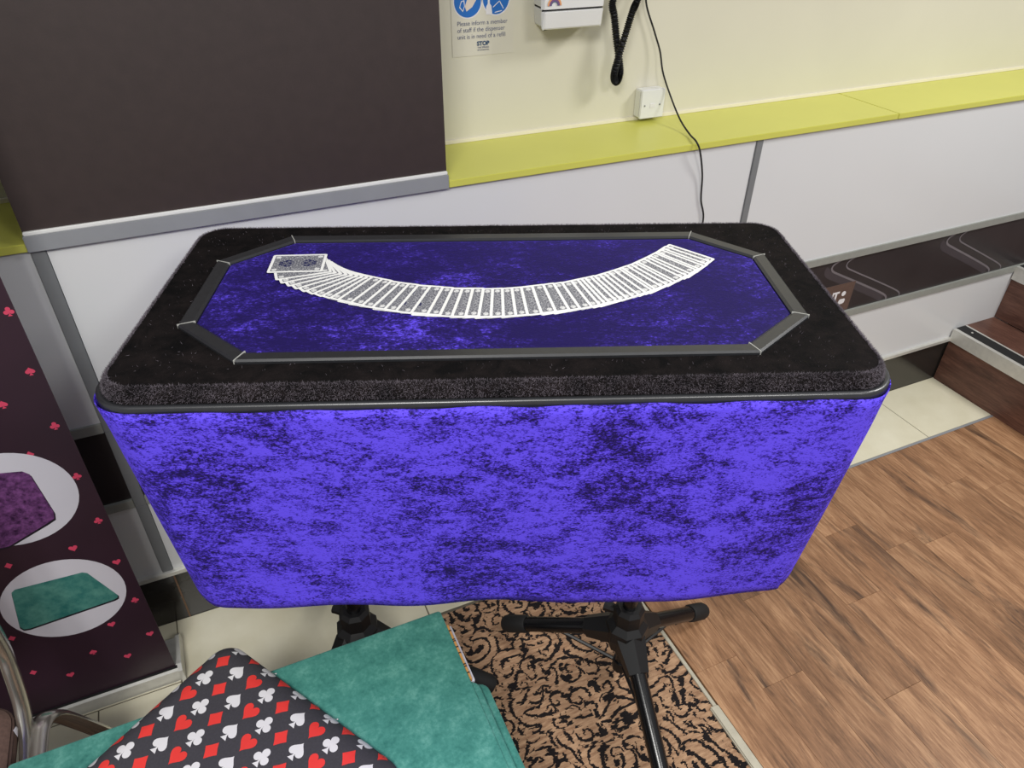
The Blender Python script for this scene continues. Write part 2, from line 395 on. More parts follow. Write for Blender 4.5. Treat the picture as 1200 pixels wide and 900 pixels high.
# white panels (three bays), upper and lower
bays = [(-2.2, -0.301), (-0.276, 1.376), (1.397, 3.6)]
for a, b in bays:
    wbox('panel', a+.001, b-.001, ZT1, 1.101, YP, YW, M['white_panel'])
    wbox('panel', a+.001, b-.001, ZS+.006, ZT0, YP, YW, M['white_panel'])
for a, b in ((-0.301, -0.276), (1.376, 1.397)):
    wbox('cover_strip', a, b, ZB1+.0, 1.101, YP-0.004, YW, M['grey_strip'], 0.001)
    wbox('cover_strip', a, b, ZS, ZT0, YP-0.004, YW, M['grey_strip'], 0.001)
wbox('cover_strip', -0.301, -0.276, ZT0, ZB1, YP-0.004, YW, M['grey_strip'], 0.001)
for a, b in ((-2.2, -0.3015), (-0.2755, 1.62), (1.62, 3.6)):
    band = wbox('band', a, b, ZB0, ZB1, YP+0.002, YW, M['band'])
    wbox('band_trim', a, b, ZB1, ZT1, YP-0.006, YW, M['trim_alu'], 0.001); wbox('band_trim', a, b, ZT0, ZB0, YP-0.006, YW, M['trim_alu'], 0.001)
for a, b in ((-2.2, -0.283), (-0.279, 1.3), (1.302, 3.6)):
    wbox('skirting_board', a, b, 0.0, ZS, YP+0.004, YW, M['skirting'])
wbox('joint_filler', -0.283, -0.279, 0.0, ZS, YP+0.003, YW, M['rust'])
wbox('drip_trim', -2.2, 3.6, ZS-0.006, ZS+.008, YP-0.012, YP+0.02, M['alu'], 0.001)
# pale printed lines on the band
def ribbon(pts, wd, mat, y, name):
    P = [Vector((x, 0, z)) for x, z in pts]; A = []; B = []
    for i, p in enumerate(P):
        t = (P[min(i+1, len(P)-1)]-P[max(i-1, 0)]).normalized(); nn = Vector((-t.z, 0, t.x))
        A.append(p+nn*wd/2); B.append(p-nn*wd/2)
    n = len(P)
    MB().add([(q.x, y, q.z) for q in A]+[(q.x, y, q.z) for q in B], [(i, i+1, n+i+1, n+i) for i in range(n-1)]).build(name, mat, wall)
def curve2(pts): return [(p.x, p.y) for p in spline([(a, b, 0) for a, b in pts], 8)]
for dx in (0.0, 0.515):
    for k, ddx in enumerate((0.0, 0.062)):
        q = [(1.83+dx+ddx, .666), (1.798+dx+ddx, .652), (1.80+dx+ddx, .632), (1.845+dx+ddx, .607), (1.96+dx+ddx, .55), (2.08+dx+ddx*1.02, .487), (2.10+dx+ddx, .464)]
        ribbon(curve2(q), 0.007 if k == 0 else 0.005, M['line_print'], YP+0.0012, 'band_line')
        if k == 0: ribbon([(x-0.016, z-0.008) for x, z in curve2(q)[8:-6]], 0.024, M['line_soft'], YP+0.0016, 'band_line')
# ledge slabs
for a, b in ((-2.2, -0.302), (0.5175, 1.866), (1.8675, 3.6)):
    wbox('ledge', a, b, 1.101, ZL, YP-0.01, YW+0.02, M['lime'], 0.0012)
wbox('sealant_bead', 0.5175, 3.6, ZL, ZL+0.009, YW-0.006, YW+0.004, M['seal'], 0.001)
wbox('sealant_bead', -2.2, -0.302, ZL, ZL+0.009, YW-0.006, YW+0.004, M['seal'], 0.001)
# brown boxed-out board with grey sill
wbox('brown_board', -0.300, 0.514, 1.138, 2.4, YP-0.005, YW+0.02, M['brownboard'])
wbox('board_sill', -0.302, 0.5165, 1.100, 1.131, YP-0.012, YW, M['grey_trim'], 0.001)
wbox('sill_bead', -0.300, 0.515, 1.131, 1.1385, YP-0.010, YW, M['white_plastic'], 0.0015)

# stairs on the right
st = thing('staircase', (2.9, 0.6, 0), 'brown wood stairs with aluminium nosings beside the white panelled wall', 'stairs')
so = (2.9, 0.6, 0)
def sbox(name, a, b, mat, bevel=0.0, par=None): return MB().box(a, b).build(name, mat, par or st, so, bevel=bevel)
for k in range(2):
    xa = 2.553+k*0.221; z1 = 0.237+k*0.222; z0 = 0 if k == 0 else z1-0.222
    ya, yb = -0.6, YP-0.001
    sbox('riser', (xa, ya, z0), (xa+0.02, yb, z1-0.03), M['step_wood'])
    t = sbox('tread', (xa+0.058, ya, z1-0.03), (xa+(0.221 if k == 0 else 0.6), yb, z1-0.003), M['step_wood'])
    pr = [(xa-0.012, z1-0.052), (xa-0.002, z1-0.052), (xa-0.002, z1-0.012), (xa+0.062, z1-0.012), (xa+0.062, z1), (xa+0.052, z1), (xa+0.052, z1-0.003), (xa+0.004, z1-0.003), (xa+0.004, z1), (xa-0.012, z1)]
    ns = MB().prism(pr, lambda x, z, d: (x, d, z), ya, yb-0.004).build('nosing', M['alu'], st, so)
    MB().box((xa+0.0045, ya, z1-0.003), (xa+0.0515, yb-0.004, z1+0.001)).build('grip_insert', M['black_rubber'], ns)
    ns.children[0].data.transform(Matrix.Translation((-so[0], -so[1], 0)))
    for y in (1.43, 1.19, 0.95, 0.7):
        s = MB().prism(circ(0, 0, 0.0042, 10), lambda x, z, d: (x, z, d), 0, 0.0014).build('screw', M['alu'], ns)
        s.location = (xa+0.028-so[0], y-so[1], z1+0.001)

# ------------------------------------------------------------------ table on two tripods
ca, sa = math.cos(TYAW), math.sin(TYAW)
def TW(x, y, z=0): return Vector((x*ca-y*sa, x*sa+y*ca, z))
TC = (0.028, 1.006)
tb = thing('close_up_table', TW(*TC), 'rectangular show table with black plush top and purple crushed velvet skirt', 'table', rz=TYAW)
HX, HY = 0.531, 0.257
def ring(ins, z, r=0.058, n=8): return rrect(-HX+ins, HX-ins, -HY+ins, HY-ins, max(r-ins, 0.01), z, n)
MB().loft([ring(0.004, 1.098), ring(0.004, 1.128)], cap1=True).build('tray', M['black_plastic'], tb)
rimr = [ring(i, z) for i, z in ((0.004, 1.114), (-0.002, 1.115), (-0.003, 1.117), (-0.003, 1.1275), (-0.0015, 1.1295), (0.001, 1.1302), (0.0045, 1.1298), (0.0065, 1.128), (0.0065, 1.114))]
MB().loft(rimr+[rimr[0]], cap0=False, cap1=False).build('rim', M['leather'], tb, smooth=True)
prf = []
PI_, PR = 0.007, 0.0205
for k in range(9):
    a = math.pi/2*k/8; prf.append((PI_+0.011*(1-math.cos(a)), 1.1295+PR*math.sin(a)))
padr = [ring(PI_, 1.12)]+[ring(i, z) for i, z in prf]
MB().loft(padr).build('plush_top', M['plush'], tb, smooth=True)
# short standing pile on the plush
def pile(nf):
    V_ = np.zeros((nf, 3)); Nn = np.zeros((nf, 3))
    k = 0; per = None
    rings = [np.array(r) for r in padr[1:]]
    # edge band, crowded with pale fibres to imitate the light it catches
    ne = int(nf*0.965); R = len(rings)-1; npt = len(rings[0])
    seg = np.linalg.norm(np.roll(rings[0], -1, 0)-rings[0], axis=1); cum = np.cumsum(seg)/seg.sum()
    j = np.searchsorted(cum, rng.random(ne)); j = np.minimum(j, npt-1); i = rng.integers(0, R, ne); s, t = rng.random(ne), rng.random(ne)
    A = np.array(rings); p00, p01, p10, p11 = A[i, j], A[i, (j+1) % npt], A[i+1, j], A[i+1, (j+1) % npt]
    V_[:ne] = (p00*(1-s)[:, None]+p01*s[:, None])*(1-t)[:, None]+(p10*(1-s)[:, None]+p11*s[:, None])*t[:, None]
    n = np.cross(p01-p00, p10-p00); n /= np.linalg.norm(n, axis=1)[:, None]+1e-9; Nn[:ne] = n
    m = nf-ne
    V_[ne:, 0] = rng.uniform(-HX+.03, HX-.03, m); V_[ne:, 1] = rng.uniform(-HY+.03, HY-.03, m); V_[ne:, 2] = 1.15; Nn[ne:] = (0, 0, 1)
    # keep clear of the inset
    keep = ~((np.abs(V_[:, 0]) < 0.455) & (np.abs(V_[:, 1]) < 0.195) & (np.abs(V_[:, 0])/0.455*0.455+np.abs(V_[:, 1]) < 0.555) & (V_[:, 2] > 1.149))
    V_, Nn = V_[keep], Nn[keep]; m = len(V_)
    d = Nn+rng.normal(0, 0.55, (m, 3)); d /= np.linalg.norm(d, axis=1)[:, None]
    L = rng.uniform(0.002, 0.0045, m)[:, None]
    sd = np.cross(d, rng.normal(0, 1, (m, 3))); sd /= np.linalg.norm(sd, axis=1)[:, None]
    wv = 0.00032
    pts = np.stack([V_-sd*wv-d*0.0008, V_+sd*wv-d*0.0008, V_+d*L], 1).reshape(-1, 3)
    me = bpy.data.meshes.new('plush_pile'); me.vertices.add(len(pts)); me.vertices.foreach_set('co', pts.ravel())
    me.loops.add(len(pts)); me.loops.foreach_set('vertex_index', np.arange(len(pts)))
    me.polygons.add(m); me.polygons.foreach_set('loop_start', np.arange(m)*3); me.polygons.foreach_set('loop_total', np.full(m, 3)); me.update(); me.validate()
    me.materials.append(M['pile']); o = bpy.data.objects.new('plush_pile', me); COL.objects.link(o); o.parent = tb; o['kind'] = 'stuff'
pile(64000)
# octagonal frame, eight mitred pieces, and velvet inlay
def octo(ins):
    X, Y, cx, cy = 0.4565, 0.195, 0.103, 0.094
    c = 0.42
    return [(-X+ins, -Y+cy+ins*c), (-X+cx+ins*c, -Y+ins), (X-cx-ins*c, -Y+ins), (X-ins, -Y+cy+ins*c), (X-ins, Y-cy-ins*c), (X-cx-ins*c, Y-ins), (-X+cx+ins*c, Y-ins), (-X+ins, Y-cy-ins*c)]
o_, oh, ih, i_ = octo(0), octo(0.003), octo(0.019), octo(0.023)
for k in range(8):
    l = (k+1) % 8; rings = []
    for kk, other in ((k, l), (l, k)):
        def sh(p, q, e=0.0005):
            d = Vector((q[0]-p[0], q[1]-p[1])).normalized(); return (p[0]+d.x*e, p[1]+d.y*e)
        prof = [(o_, 1.148), (o_, 1.1535), (oh, 1.156), (ih, 1.1555), (i_, 1.153), (i_, 1.148)]
        rings.append([(*sh(r[kk], r[other]), z) for r, z in prof])
    MB().loft(rings).build('frame_piece', M['leather'], tb)
    d = Vector((i_[k][0]-o_[k][0], i_[k][1]-o_[k][1])).normalized(); nx, ny = -d.y*0.0007, d.x*0.0007
    MB().prism([(o_[k][0]+nx, o_[k][1]+ny), (i_[k][0]+nx, i_[k][1]+ny), (i_[k][0]-nx, i_[k][1]-ny), (o_[k][0]-nx, o_[k][1]-ny)], lambda x, y, z: (x, y, z), 1.149, 1.1562).build('mitre_joint', M['stitch'], tb)
ZI = 1.1535
MB().loft([[(x, y, z) for x, y in octo(i)] for i, z in ((0.0232, 1.148), (0.0232, 1.150), (0.026, ZI-.001), (0.031, ZI))]).build('velvet_inlay', M['velvet_dimmed'], tb, smooth=True)
# skirt with soft folds
def skirt():
    nn = 36; rows = 26; rings = []
    base = []
    x0, x1, y0, y1, r = -HX-0.0062, HX+0.0062, -HY-0.0062, HY+0.0062, 0.064
    segs = []
    per = 520
    pts = [Vector(p) for p in rrect(x0, x1, y0, y1, r, 0, 14)]
    L = [0]
    for a, b in zip(pts, pts[1:]+pts[:1]): L.append(L[-1]+(b-a).length)
    def at(s):
        s %= L[-1]
        for i in range(len(pts)):
            if L[i+1] >= s:
                a, b = pts[i], pts[(i+1) % len(pts)]; return a.lerp(b, (s-L[i])/(L[i+1]-L[i]))
    P = [at(L[-1]*k/per) for k in range(per)]
    def rounded(q, rb):
        cx, cy = max(abs(q.x)-(x1-rb), 0), max(abs(q.y)-(y1-rb), 0)
        if cx <= 0 or cy <= 0: return q
        h = math.hypot(cx, cy); k_ = min(1.0, rb/h)
        return Vector((math.copysign(x1-rb+cx*k_, q.x), math.copysign(y1-rb+cy*k_, q.y), 0))
    NR = []
    for k in range(per):
        t = (P[(k+1) % per]-P[k-1]).normalized(); NR.append(Vector((t.y, -t.x, 0)))
    for i in range(rows):
        f = i/(rows-1); ringp = []
        for k in range(per):
            p, n = P[k], NR[k]; s = L[-1]*k/per
            fold = (math.sin(s*13+1.2*math.sin(s*4.1)+f*2.2)*0.6+math.sin(s*29+f*3+2)*0.35+math.sin(s*7.3-f*1.5)*0.8)
            off = -0.027*f+fold*0.0055*f**1.2+0.0010*math.sin(s*55+i)*math.exp(-f*9)
            z = 1.1215-0.0008*math.sin(s*31)-0.0006*math.sin(s*53) if i == 0 else 1.1195-f*(0.410+0.004*math.sin(s*9+0.7)+0.003*math.sin(s*21)+(0.030*math.exp(-((p.x-0.06)/0.36)**2) if p.y < 0 else 0))
            q = rounded(p, 0.064+0.028*f)+n*off; ringp.append((q.x, q.y, z))
        rings.append(ringp)
    return MB().loft(rings, cap0=False, cap1=False)
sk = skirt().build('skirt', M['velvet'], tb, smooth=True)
md = sk.modifiers.new('thickness', 'SOLIDIFY'); md.thickness = 0.0015; md.offset = -1

def tripod(label, hub, feet, hub_z=0.2):
    hx, hy = hub; t = thing('tripod_stand', (hx, hy, 0), label, 'stand', 'tripod stands under the table'); off = (hx, hy, 0)
    H = Vector((hx, hy, 0))
    MB().tube([(hx, hy, 0.055), (hx, hy, 1.097)], 0.0175, 14).build('column', M['black_gloss'], t, off, True)
    hr = [(0.030, hub_z-.06), (0.044, hub_z-.05), (0.052, hub_z-.01), (0.050, hub_z+.02), (0.036, hub_z+.035), (0.036, hub_z+.075), (0.028, hub_z+.085)]
    hb = MB().loft([[(hx+r*math.cos(2*math.pi*k/8+.2), hy+r*math.sin(2*math.pi*k/8+.2), z) for k in range(8)] for r, z in hr]).build('hub', M['black_plastic'], t, off)
    MB().loft([[(hx+r*math.cos(2*math.pi*k/10), hy+r*math.sin(2*math.pi*k/10), z) for k in range(10)] for r, z in ((.024, 1.075), (.05, 1.085), (.05, 1.0975))]).build('top_plate', M['black_plastic'], t, off)
    kd = Vector((math.cos(2.2), math.sin(2.2), 0))
    MB().tube([H+kd*0.02+Vector((0, 0, hub_z+.05)), H+kd*0.06+Vector((0, 0, hub_z+.05))], [0.008, 0.016], 10).build('clamp_knob', M['black_plastic'], t, off)
    for fx, fy in feet:
        d = Vector((fx-hx, fy-hy, 0)); d.normalize(); s = Vector((-d.y, d.x, 0))
        A = H+d*0.03+Vector((0, 0, hub_z-0.012)); B = Vector((fx, fy, 0.0245))
        dr = (B-A).normalized()
        MB().tube([A, B-dr*0.02], 0.0195, 14).build('leg', M['black_gloss'], t, off, True)
        # bracket on the hub around the leg root
        bz = [H+d*0.025+Vector((0, 0, hub_z-.012)), A+dr*0.075]
        MB().tube(bz, [0.040, 0.027], 6).build('leg_bracket', M['black_plastic'], t, off)
        MB().tube([B-dr*0.075, B-dr*0.07, B-dr*0.012, B], [0.0215, 0.0235, 0.0235, 0.020], 12).build('rubber_foot', M['black_rubber'], t, off, True)
        mid = A.lerp(B, 0.52); MB().tube([mid-Vector((0, 0, 0.012)), H+Vector((0, 0, 0.062))+d*0.015], 0.0048, 6, ).build('brace', M['black_plastic'], t, off)
        c = mid+Vector((0, 0, 0.0)); MB().tube([c+s*0.017-Vector((0, 0, .008)), c-s*0.017-Vector((0, 0, .008))], 0.006, 8).build('brace_pin', M['black_plastic'], t, off)
    MB().tube([(hx, hy, 0.042), (hx, hy, 0.075)], 0.021, 10).build('bottom_collar', M['black_plastic'], t, off)
tripod('black tripod stand with its three legs spread over carpet edge and oak floor', (0.702, 0.858), [(1.006, 0.921), (0.493, 1.103), (0.617, 0.49)])
tripod('black tripod stand on pale tiles behind the green mat', (0.112, 1.110), [(0.392, 0.950), (-0.13, 0.93), (0.10, 1.43)])

# ------------------------------------------------------------------ playing cards in a ribbon spread
def card_mesh():
    rings = [rrect(-.0315, .0315, -.044, .044, .0032, z, 3) for z in (-0.00014, 0.00014)]
    return MB().loft(rings).mesh('playing_card', M['card'])
cmesh = card_mesh()
cards = []   # inner end point, outward angle (table frame)
fan = [181.5, 197, 203, 208, 213, 218.5, 224, 229.5, 234.5]
for k, a in enumerate(fan):
    f = max(0, (k-0.6))/(len(fan)-0.6); f = f**0.9 if k else 0
    cards.append(((-0.250+f*0.0575, 1.092-f*0.034), a))
cards[1] = ((-0.243, 1.089), 197)
CC, RI = (0.013, 1.400), 0.399
th = 239.0
while th < 325.0 and len(cards) < 54:
    rj = RI+random.uniform(-.0016, .0016)+0.004*max(0, (th-283)/40); x = CC[0]+rj*math.cos(math.radians(th)); y = CC[1]+rj*math.sin(math.radians(th))
    cards.append(((x, y), th+random.uniform(-.5, .5)))
    if th < 257: st_ = 2.45
    elif th < 283: st_ = 2.25
    else: st_ = random.choice((0.9, 1.3, 1.5, 1.5, 2.3))
    th += st_*random.uniform(0.85, 1.15)
def ordinal(n):
    ones = ['', 'first', 'second', 'third', 'fourth', 'fifth', 'sixth', 'seventh', 'eighth', 'ninth', 'tenth', 'eleventh', 'twelfth', 'thirteenth', 'fourteenth', 'fifteenth', 'sixteenth', 'seventeenth', 'eighteenth', 'nineteenth']
    if n < 20: return ones[n]
    tens = {2: 'twent', 3: 'thirt', 4: 'fort', 5: 'fift'}[n//10]
    return tens+'ieth' if n % 10 == 0 else tens+'y-'+ones[n % 10]
SL = 0.036
nc = len(cards)
for k, ((ix, iy), a) in enumerate(cards):
    ar = math.radians(a); d = (math.cos(ar), math.sin(ar))
    cx, cy = ix+d[0]*0.044, iy+d[1]*0.044
    o = bpy.data.objects.new('playing_card', cmesh); COL.objects.link(o)
    p = TW(cx, cy, 0)
    z = ZI+0.00035+0.0315*SL
    # long axis (local y) along d; local x = right of d rotated: the side nearer the next card is raised
    yv = Vector((d[0], d[1], 0)); xv = Vector((d[1], -d[0], 0))
    # next card lies counter-clockwise => along -xv ; raise that side
    xs = Vector((xv.x, xv.y, -SL)).normalized(); zs = xs.cross(yv).normalized()
    if k == 0: xs = xv; zs = Vector((0, 0, 1)); z = ZI+0.0036
    elif k < 9: z += 0.0006-0.00005*k
    R = Matrix((( xs.x, yv.x, zs.x), (xs.y, yv.y, zs.y), (xs.z, yv.z, zs.z)))
    o.matrix_world = Matrix.Translation((p.x, p.y, z)) @ (Matrix.Rotation(TYAW, 4, 'Z') @ R.to_4x4())
    if k == 0: lab = 'topmost playing card lying fully visible at the left end of the spread'
    elif k == nc-1: lab = 'last playing card at the far right end of the spread'
    else: lab = 'grey-backed playing card, %s from the left end of the spread' % ordinal(k+1)
    tag(o, lab, 'playing card', 'playing cards spread in an arc')

# ------------------------------------------------------------------ roll-up banner
YB = 1.306
bn = thing('banner_stand', (-0.72, 1.35, 0), 'dark roll-up banner printed with pink suits and two pale ovals, standing left', 'banner'); bo = (-0.72, 1.35, 0)
bx0, bx1 = -1.12, -0.317
bs = MB().prism([(1.296, 0.0), (1.41, 0.0), (1.41, 0.03), (1.395, 0.046), (1.312, 0.048), (1.304, 0.044), (1.296, 0.04)], lambda y, z, d: (d, y, z), bx0, bx1+0.002).build('base', M['alu'], bn, bo)
MB().prism([(1.290, 0.0), (1.416, 0.0), (1.416, 0.034), (1.398, 0.050), (1.308, 0.052), (1.290, 0.044)], lambda y, z, d: (d, y, z), bx1+0.002, bx1+0.012).build('end_cap', M['alu'], bn, bo)
MB().box((bx0, YB-0.004, 0.044), (bx1+0.001, YB+0.002, 0.0485)).build('slot', M['black_rubber'], bn, bo)
MB().box((bx0, YB, 0.046), (bx1-0.002, YB+0.0012, 2.0)).build('banner_sheet', M['banner'], bn, bo)
MB().tube([(-0.72, 1.36, 0.04), (-0.72, 1.36, 1.98)], 0.009, 8).build('support_pole', M['alu'], bn, bo)
MB().box((bx0, YB-0.006, 1.985), (bx1-0.002, YB+0.012, 2.01)).build('top_rail', M['alu'], bn, bo)
fb = lambda x, z, d: (x, YB-d, z)
def flatp(poly, mat, name, d, par=bn): return MB().prism(poly, fb, d, d+0.00025).build(name, mat, par, bo)
ov = [(circ(-0.463, 0.684, 0.116, 48), 'print_purple_mat', [(-0.60, .748), (-.468, .757), (-.42, .746), (-.411, .735), (-.404, .63), (-.408, .614), (-.424, .606), (-.50, .574), (-.512, .574), (-.60, .60)]),
      (circ(-0.460, 0.386, 0.117, 48), 'print_green_mat', [(-.540, .449), (-.532, .455), (-.408, .449), (-.400, .443), (-.366, .352), (-.368, .344), (-.376, .341), (-.545, .331), (-.556, .334), (-.560, .345)])]
for poly, mt, q in ov:
    o = flatp(poly, M['oval'], 'oval_print', 0.0001)
    cx = sum(p[0] for p in q)/len(q); cz = sum(p[1] for p in q)/len(q)
    MB().prism([(x+(0.0015 if x > cx else -0.0015), z-0.005) for x, z in q], fb, 0.0004, 0.0006).build('mat_picture_edge', M['print_edge'], o, bo)
    MB().prism(q, fb, 0.0007, 0.0009).build('mat_picture', M[mt], o, bo)
def unproj_b(px, py):
    d = fw+rr*((px-600)/F_PX)-uu*((py-450)/F_PX); s = YB/d.y; return d.x*s, CAMH+d.z*s
for px, py, k in [(10, 365, 'club'), (35, 435, 'spade'), (3, 474, 'spade'), (64, 499, 'club'), (90, 558, 'club'), (115, 610, 'club'), (86, 643, 'heart'), (137, 659, 'heart'), (10, 663, 'diamond'), (158, 703, 'club'), (131, 732, 'heart'), (176, 743, 'heart'), (109, 764, 'spade'), (150, 769, 'heart'), (39, 788, 'diamond'), (83, 791, 'heart'), (14, 748, 'diamond'), (35, 533, 'diamond')]:
    x, z = unproj_b(px, py); mb = MB()
    for j, poly in enumerate(suit(k)): mb.prism([(x+a*0.0175, z+b*0.0175) for a, b in poly], fb, 0.00005*(j+1), 0.0002+0.00005*j)
    mb.build(k+'_print', M['print_pink'], bn, bo)

# ------------------------------------------------------------------ chairs with satin chrome frames
def chair(label, loc, rz, back):
    t = thing('conference_chair' if back else 'low_stool', (*loc, 0), label, 'chair' if back else 'stool', None, rz)
    for s in (-1, 1):
        x = s*0.236
        # side rail, bends down into the rear leg
        rail = spline([(x, -0.20, 0.385), (x, 0.0, 0.392), (x, 0.16, 0.396), (x+s*0.004, 0.205, 0.393), (x+s*0.012, 0.232, 0.372), (x+s*0.022, 0.262, 0.31), (x+s*0.045, 0.335, 0.10), (x+s*0.052, 0.36, 0.012)], 6)
        MB().tube(rail, 0.021, 12, ry=0.012, up=(0, 0, 1)).build('rear_leg', M['chrome'], t, smooth=True)
        fr = spline([(x, -0.19, 0.385), (x, -0.225, 0.375), (x, -0.238, 0.34), (x, -0.25, 0.012)], 6)
        MB().tube(fr, 0.012, 10).build('front_leg', M['chrome'], t, smooth=True)
        for y, xx in ((0.36, x+s*0.052), (-0.25, x)):
            MB().tube([(xx, y, 0.0), (xx, y, 0.02)], 0.016, 10).build('foot_glide', M['black_rubber'], t)
        if not back: continue
        ux = x-s*0.013
        up = spline([(ux, 0.10, 0.385), (ux, 0.17, 0.396), (ux, 0.212, 0.423), (ux, 0.238, 0.452), (ux, 0.263, 0.498), (ux, 0.279, 0.536), (ux, 0.287, 0.60), (ux, 0.298, 0.74), (ux, 0.312, 0.88)], 6)
        MB().tube(up, 0.012, 12, ry=0.022).build('back_upright', M['chrome'], t, smooth=True)
    cr = [rrect(-0.206+i, 0.206-i, -0.23+i, 0.250-i, 0.05, z, 6) for i, z in ((0.012, 0.388), (0.0, 0.394), (-0.004, 0.41), (0.0, 0.422))]
    sd = MB().loft(cr).build('seat_base', M['brown_fabric'], t, smooth=True)
    cr = [rrect(-0.204+i, 0.204-i, -0.228+i, 0.248-i, 0.05, z, 6) for i, z in ((0.0, 0.4225), (-0.002, 0.428), (0.006, 0.437), (0.02, 0.4405), (0.05, 0.4415))]
    sp = MB().loft(cr).build('seat', M['brown_fabric'], t, smooth=True)
    MB().tube([(x, y, 0.4225) for x, y, z in rrect(-0.207, 0.207, -0.231, 0.251, 0.05, 0, 6)]+[(0.206-0.05, -0.231, 0.4225)], 0.003, 6).build('piping', M['brown_side'], sp)
    if not back: return t
    bk = [[(x, 0.275+0.03*((z-0.56)/0.3)-0.018+d, z) for x, z in zip((a[0] for a in q), (a[1] for a in q))] for d, q in ((0, [(p[0], p[1]) for p in rrect(-.19, .19, .58, .86, .05, 0, 6)]), (0.03, [(p[0], p[1]) for p in rrect(-.19, .19, .58, .86, .05, 0, 6)]))]
    MB().loft(bk).build('backrest', M['brown_fabric'], t, smooth=True)
    if back:
        MB().loft([[(0.2105, 0.185, 0.404), (0.2105, 0.202, 0.406), (0.212, 0.20, 0.421), (0.209, 0.188, 0.4265)], [(0.2115, 0.185, 0.404), (0.2115, 0.202, 0.406), (0.213, 0.20, 0.421), (0.210, 0.188, 0.4265)]]).build('care_tag', M['white_board'], t)
    return t
chair('brown fabric chair with satin chrome frame at the lower left corner', (-0.728, 0.800), 0, True)
chair('low brown stool beneath the green folder and suit mat', (-0.11, 0.58), math.pi, False)

# ------------------------------------------------------------------ green folded mat case with sheet and strip in it
gx1, gy1 = 0.252, 0.884
gm = thing('green_suede_folder', (-0.12, 0.60, 0.4425), 'large green suede folded mat lying across the chairs under the suit mat', 'mat'); go = (-0.12, 0.60, 0.4425)
def slab(x0, x1, y0, y1, z0, z1, r, name, mat, par, off, e=0.002):
    return MB().loft([rrect(x0+e, x1-e, y0+e, y1-e, r, z0, 5), rrect(x0, x1, y0, y1, r, z0+e, 5), rrect(x0, x1, y0, y1, r, z1-e, 5), rrect(x0+e, x1-e, y0+e, y1-e, r, z1, 5)]).build(name, mat, par, off, True)
slab(-0.50, gx1, 0.37, gy1, 0.4735, 0.480, 0.006, 'upper_cover', M['green'], gm, go)
slab(-0.50, 0.283, 0.37, 0.722, 0.4430, 0.4555, 0.02, 'lower_cover', M['green'], gm, go, 0.005)
slab(-0.50, 0.2495, 0.722, 0.876, 0.4430, 0.4555, 0.004, 'back_cover', M['black_rubber'], gm, go, 0.002)
slab(-0.50, 0.265, 0.37, 0.722, 0.4555, 0.4735, 0.02, 'fold', M['green'], gm, go, 0.004)
wb = slab(-0.2, 0.2635, 0.7245, 0.853, 0.4560, 0.4625, 0.002, 'white_card_sheet', M['white_board'], None, (0.03, 0.79, 0.456), 0.0006); wb.location = (0.03, 0.79, 0.456)
tag(wb, 'white card sheet sticking out of the open edge of green folder', 'card sheet')
rl = thing('orange_strip', (0.16, 0.79, 0.4628), 'orange strip with dark tick marks tucked above white sheet in green folder', 'strip'); ro = (0.16, 0.79, 0.4628)
MB().box((0.10, 0.7245, 0.4630), (0.2575, 0.850, 0.4730)).build('strip_body', plain('orange_card', (206, 150, 84), 0.6), rl, ro, bevel=0.0005)
for y in (0.738, 0.752, 0.757, 0.783, 0.797, 0.811, 0.815, 0.836):
    MB().box((0.245, y-.0012, 0.4632), (0.2579, y+.0012, 0.4733)).build('tick_mark', M['print_edge'], rl, ro)

# ------------------------------------------------------------------ charcoal suit-print padded mat
OU = Vector((-0.15049, 0.91220)); LS = 0.0388
ua = math.radians(-147.5); va = math.radians(-57.9)
U = Vector((math.cos(ua), math.sin(ua))); Vv = Vector((math.cos(va), math.sin(va)))
ZM, RM, HM = 0.515, 0.045, 0.033
U0, U1, V0, V1, CR = -0.0435, 0.30, -0.0435, 0.40, 0.04
def sdist(u, v):
    cx, cy = (U0+U1)/2, (V0+V1)/2; qx = abs(u-cx)-(U1-U0)/2+CR; qy = abs(v-cy)-(V1-V0)/2+CR
    return CR-(math.hypot(max(qx, 0), max(qy, 0))+min(max(qx, qy), 0))
def top(u, v, lift=0.0):
    d = max(min(sdist(u, v), RM), 0.0); z = ZM-HM*(1-math.sqrt(max(0, 1-((RM-d)/RM)**2)))
    p = OU+U*u+Vv*v; return (p.x, p.y, z+lift)
sm = thing('suit_print_mat', (-0.1, 0.7, 0.481), 'charcoal padded mat printed with red and white card suits on the green folder', 'mat'); smo = (-0.1, 0.7, 0.481)
rings = []
for k in range(13):
    a = math.pi/2*k/12; ins = RM*(1-math.sin(math.pi/2-a)) if False else RM*(1-math.cos(a)); z = ZM-HM*(1-math.sin(a))
    rings.append([(*(OU+U*x+Vv*y), z) for x, y, _ in rrect(U0+ins, U1-ins, V0+ins, V1-ins, max(CR-ins, 0.004), 0, 8)])
MB().loft(rings).build('pad', M['suit_cloth'], sm, smo, True)
kinds = ['diamond', 'spade', 'heart', 'club']
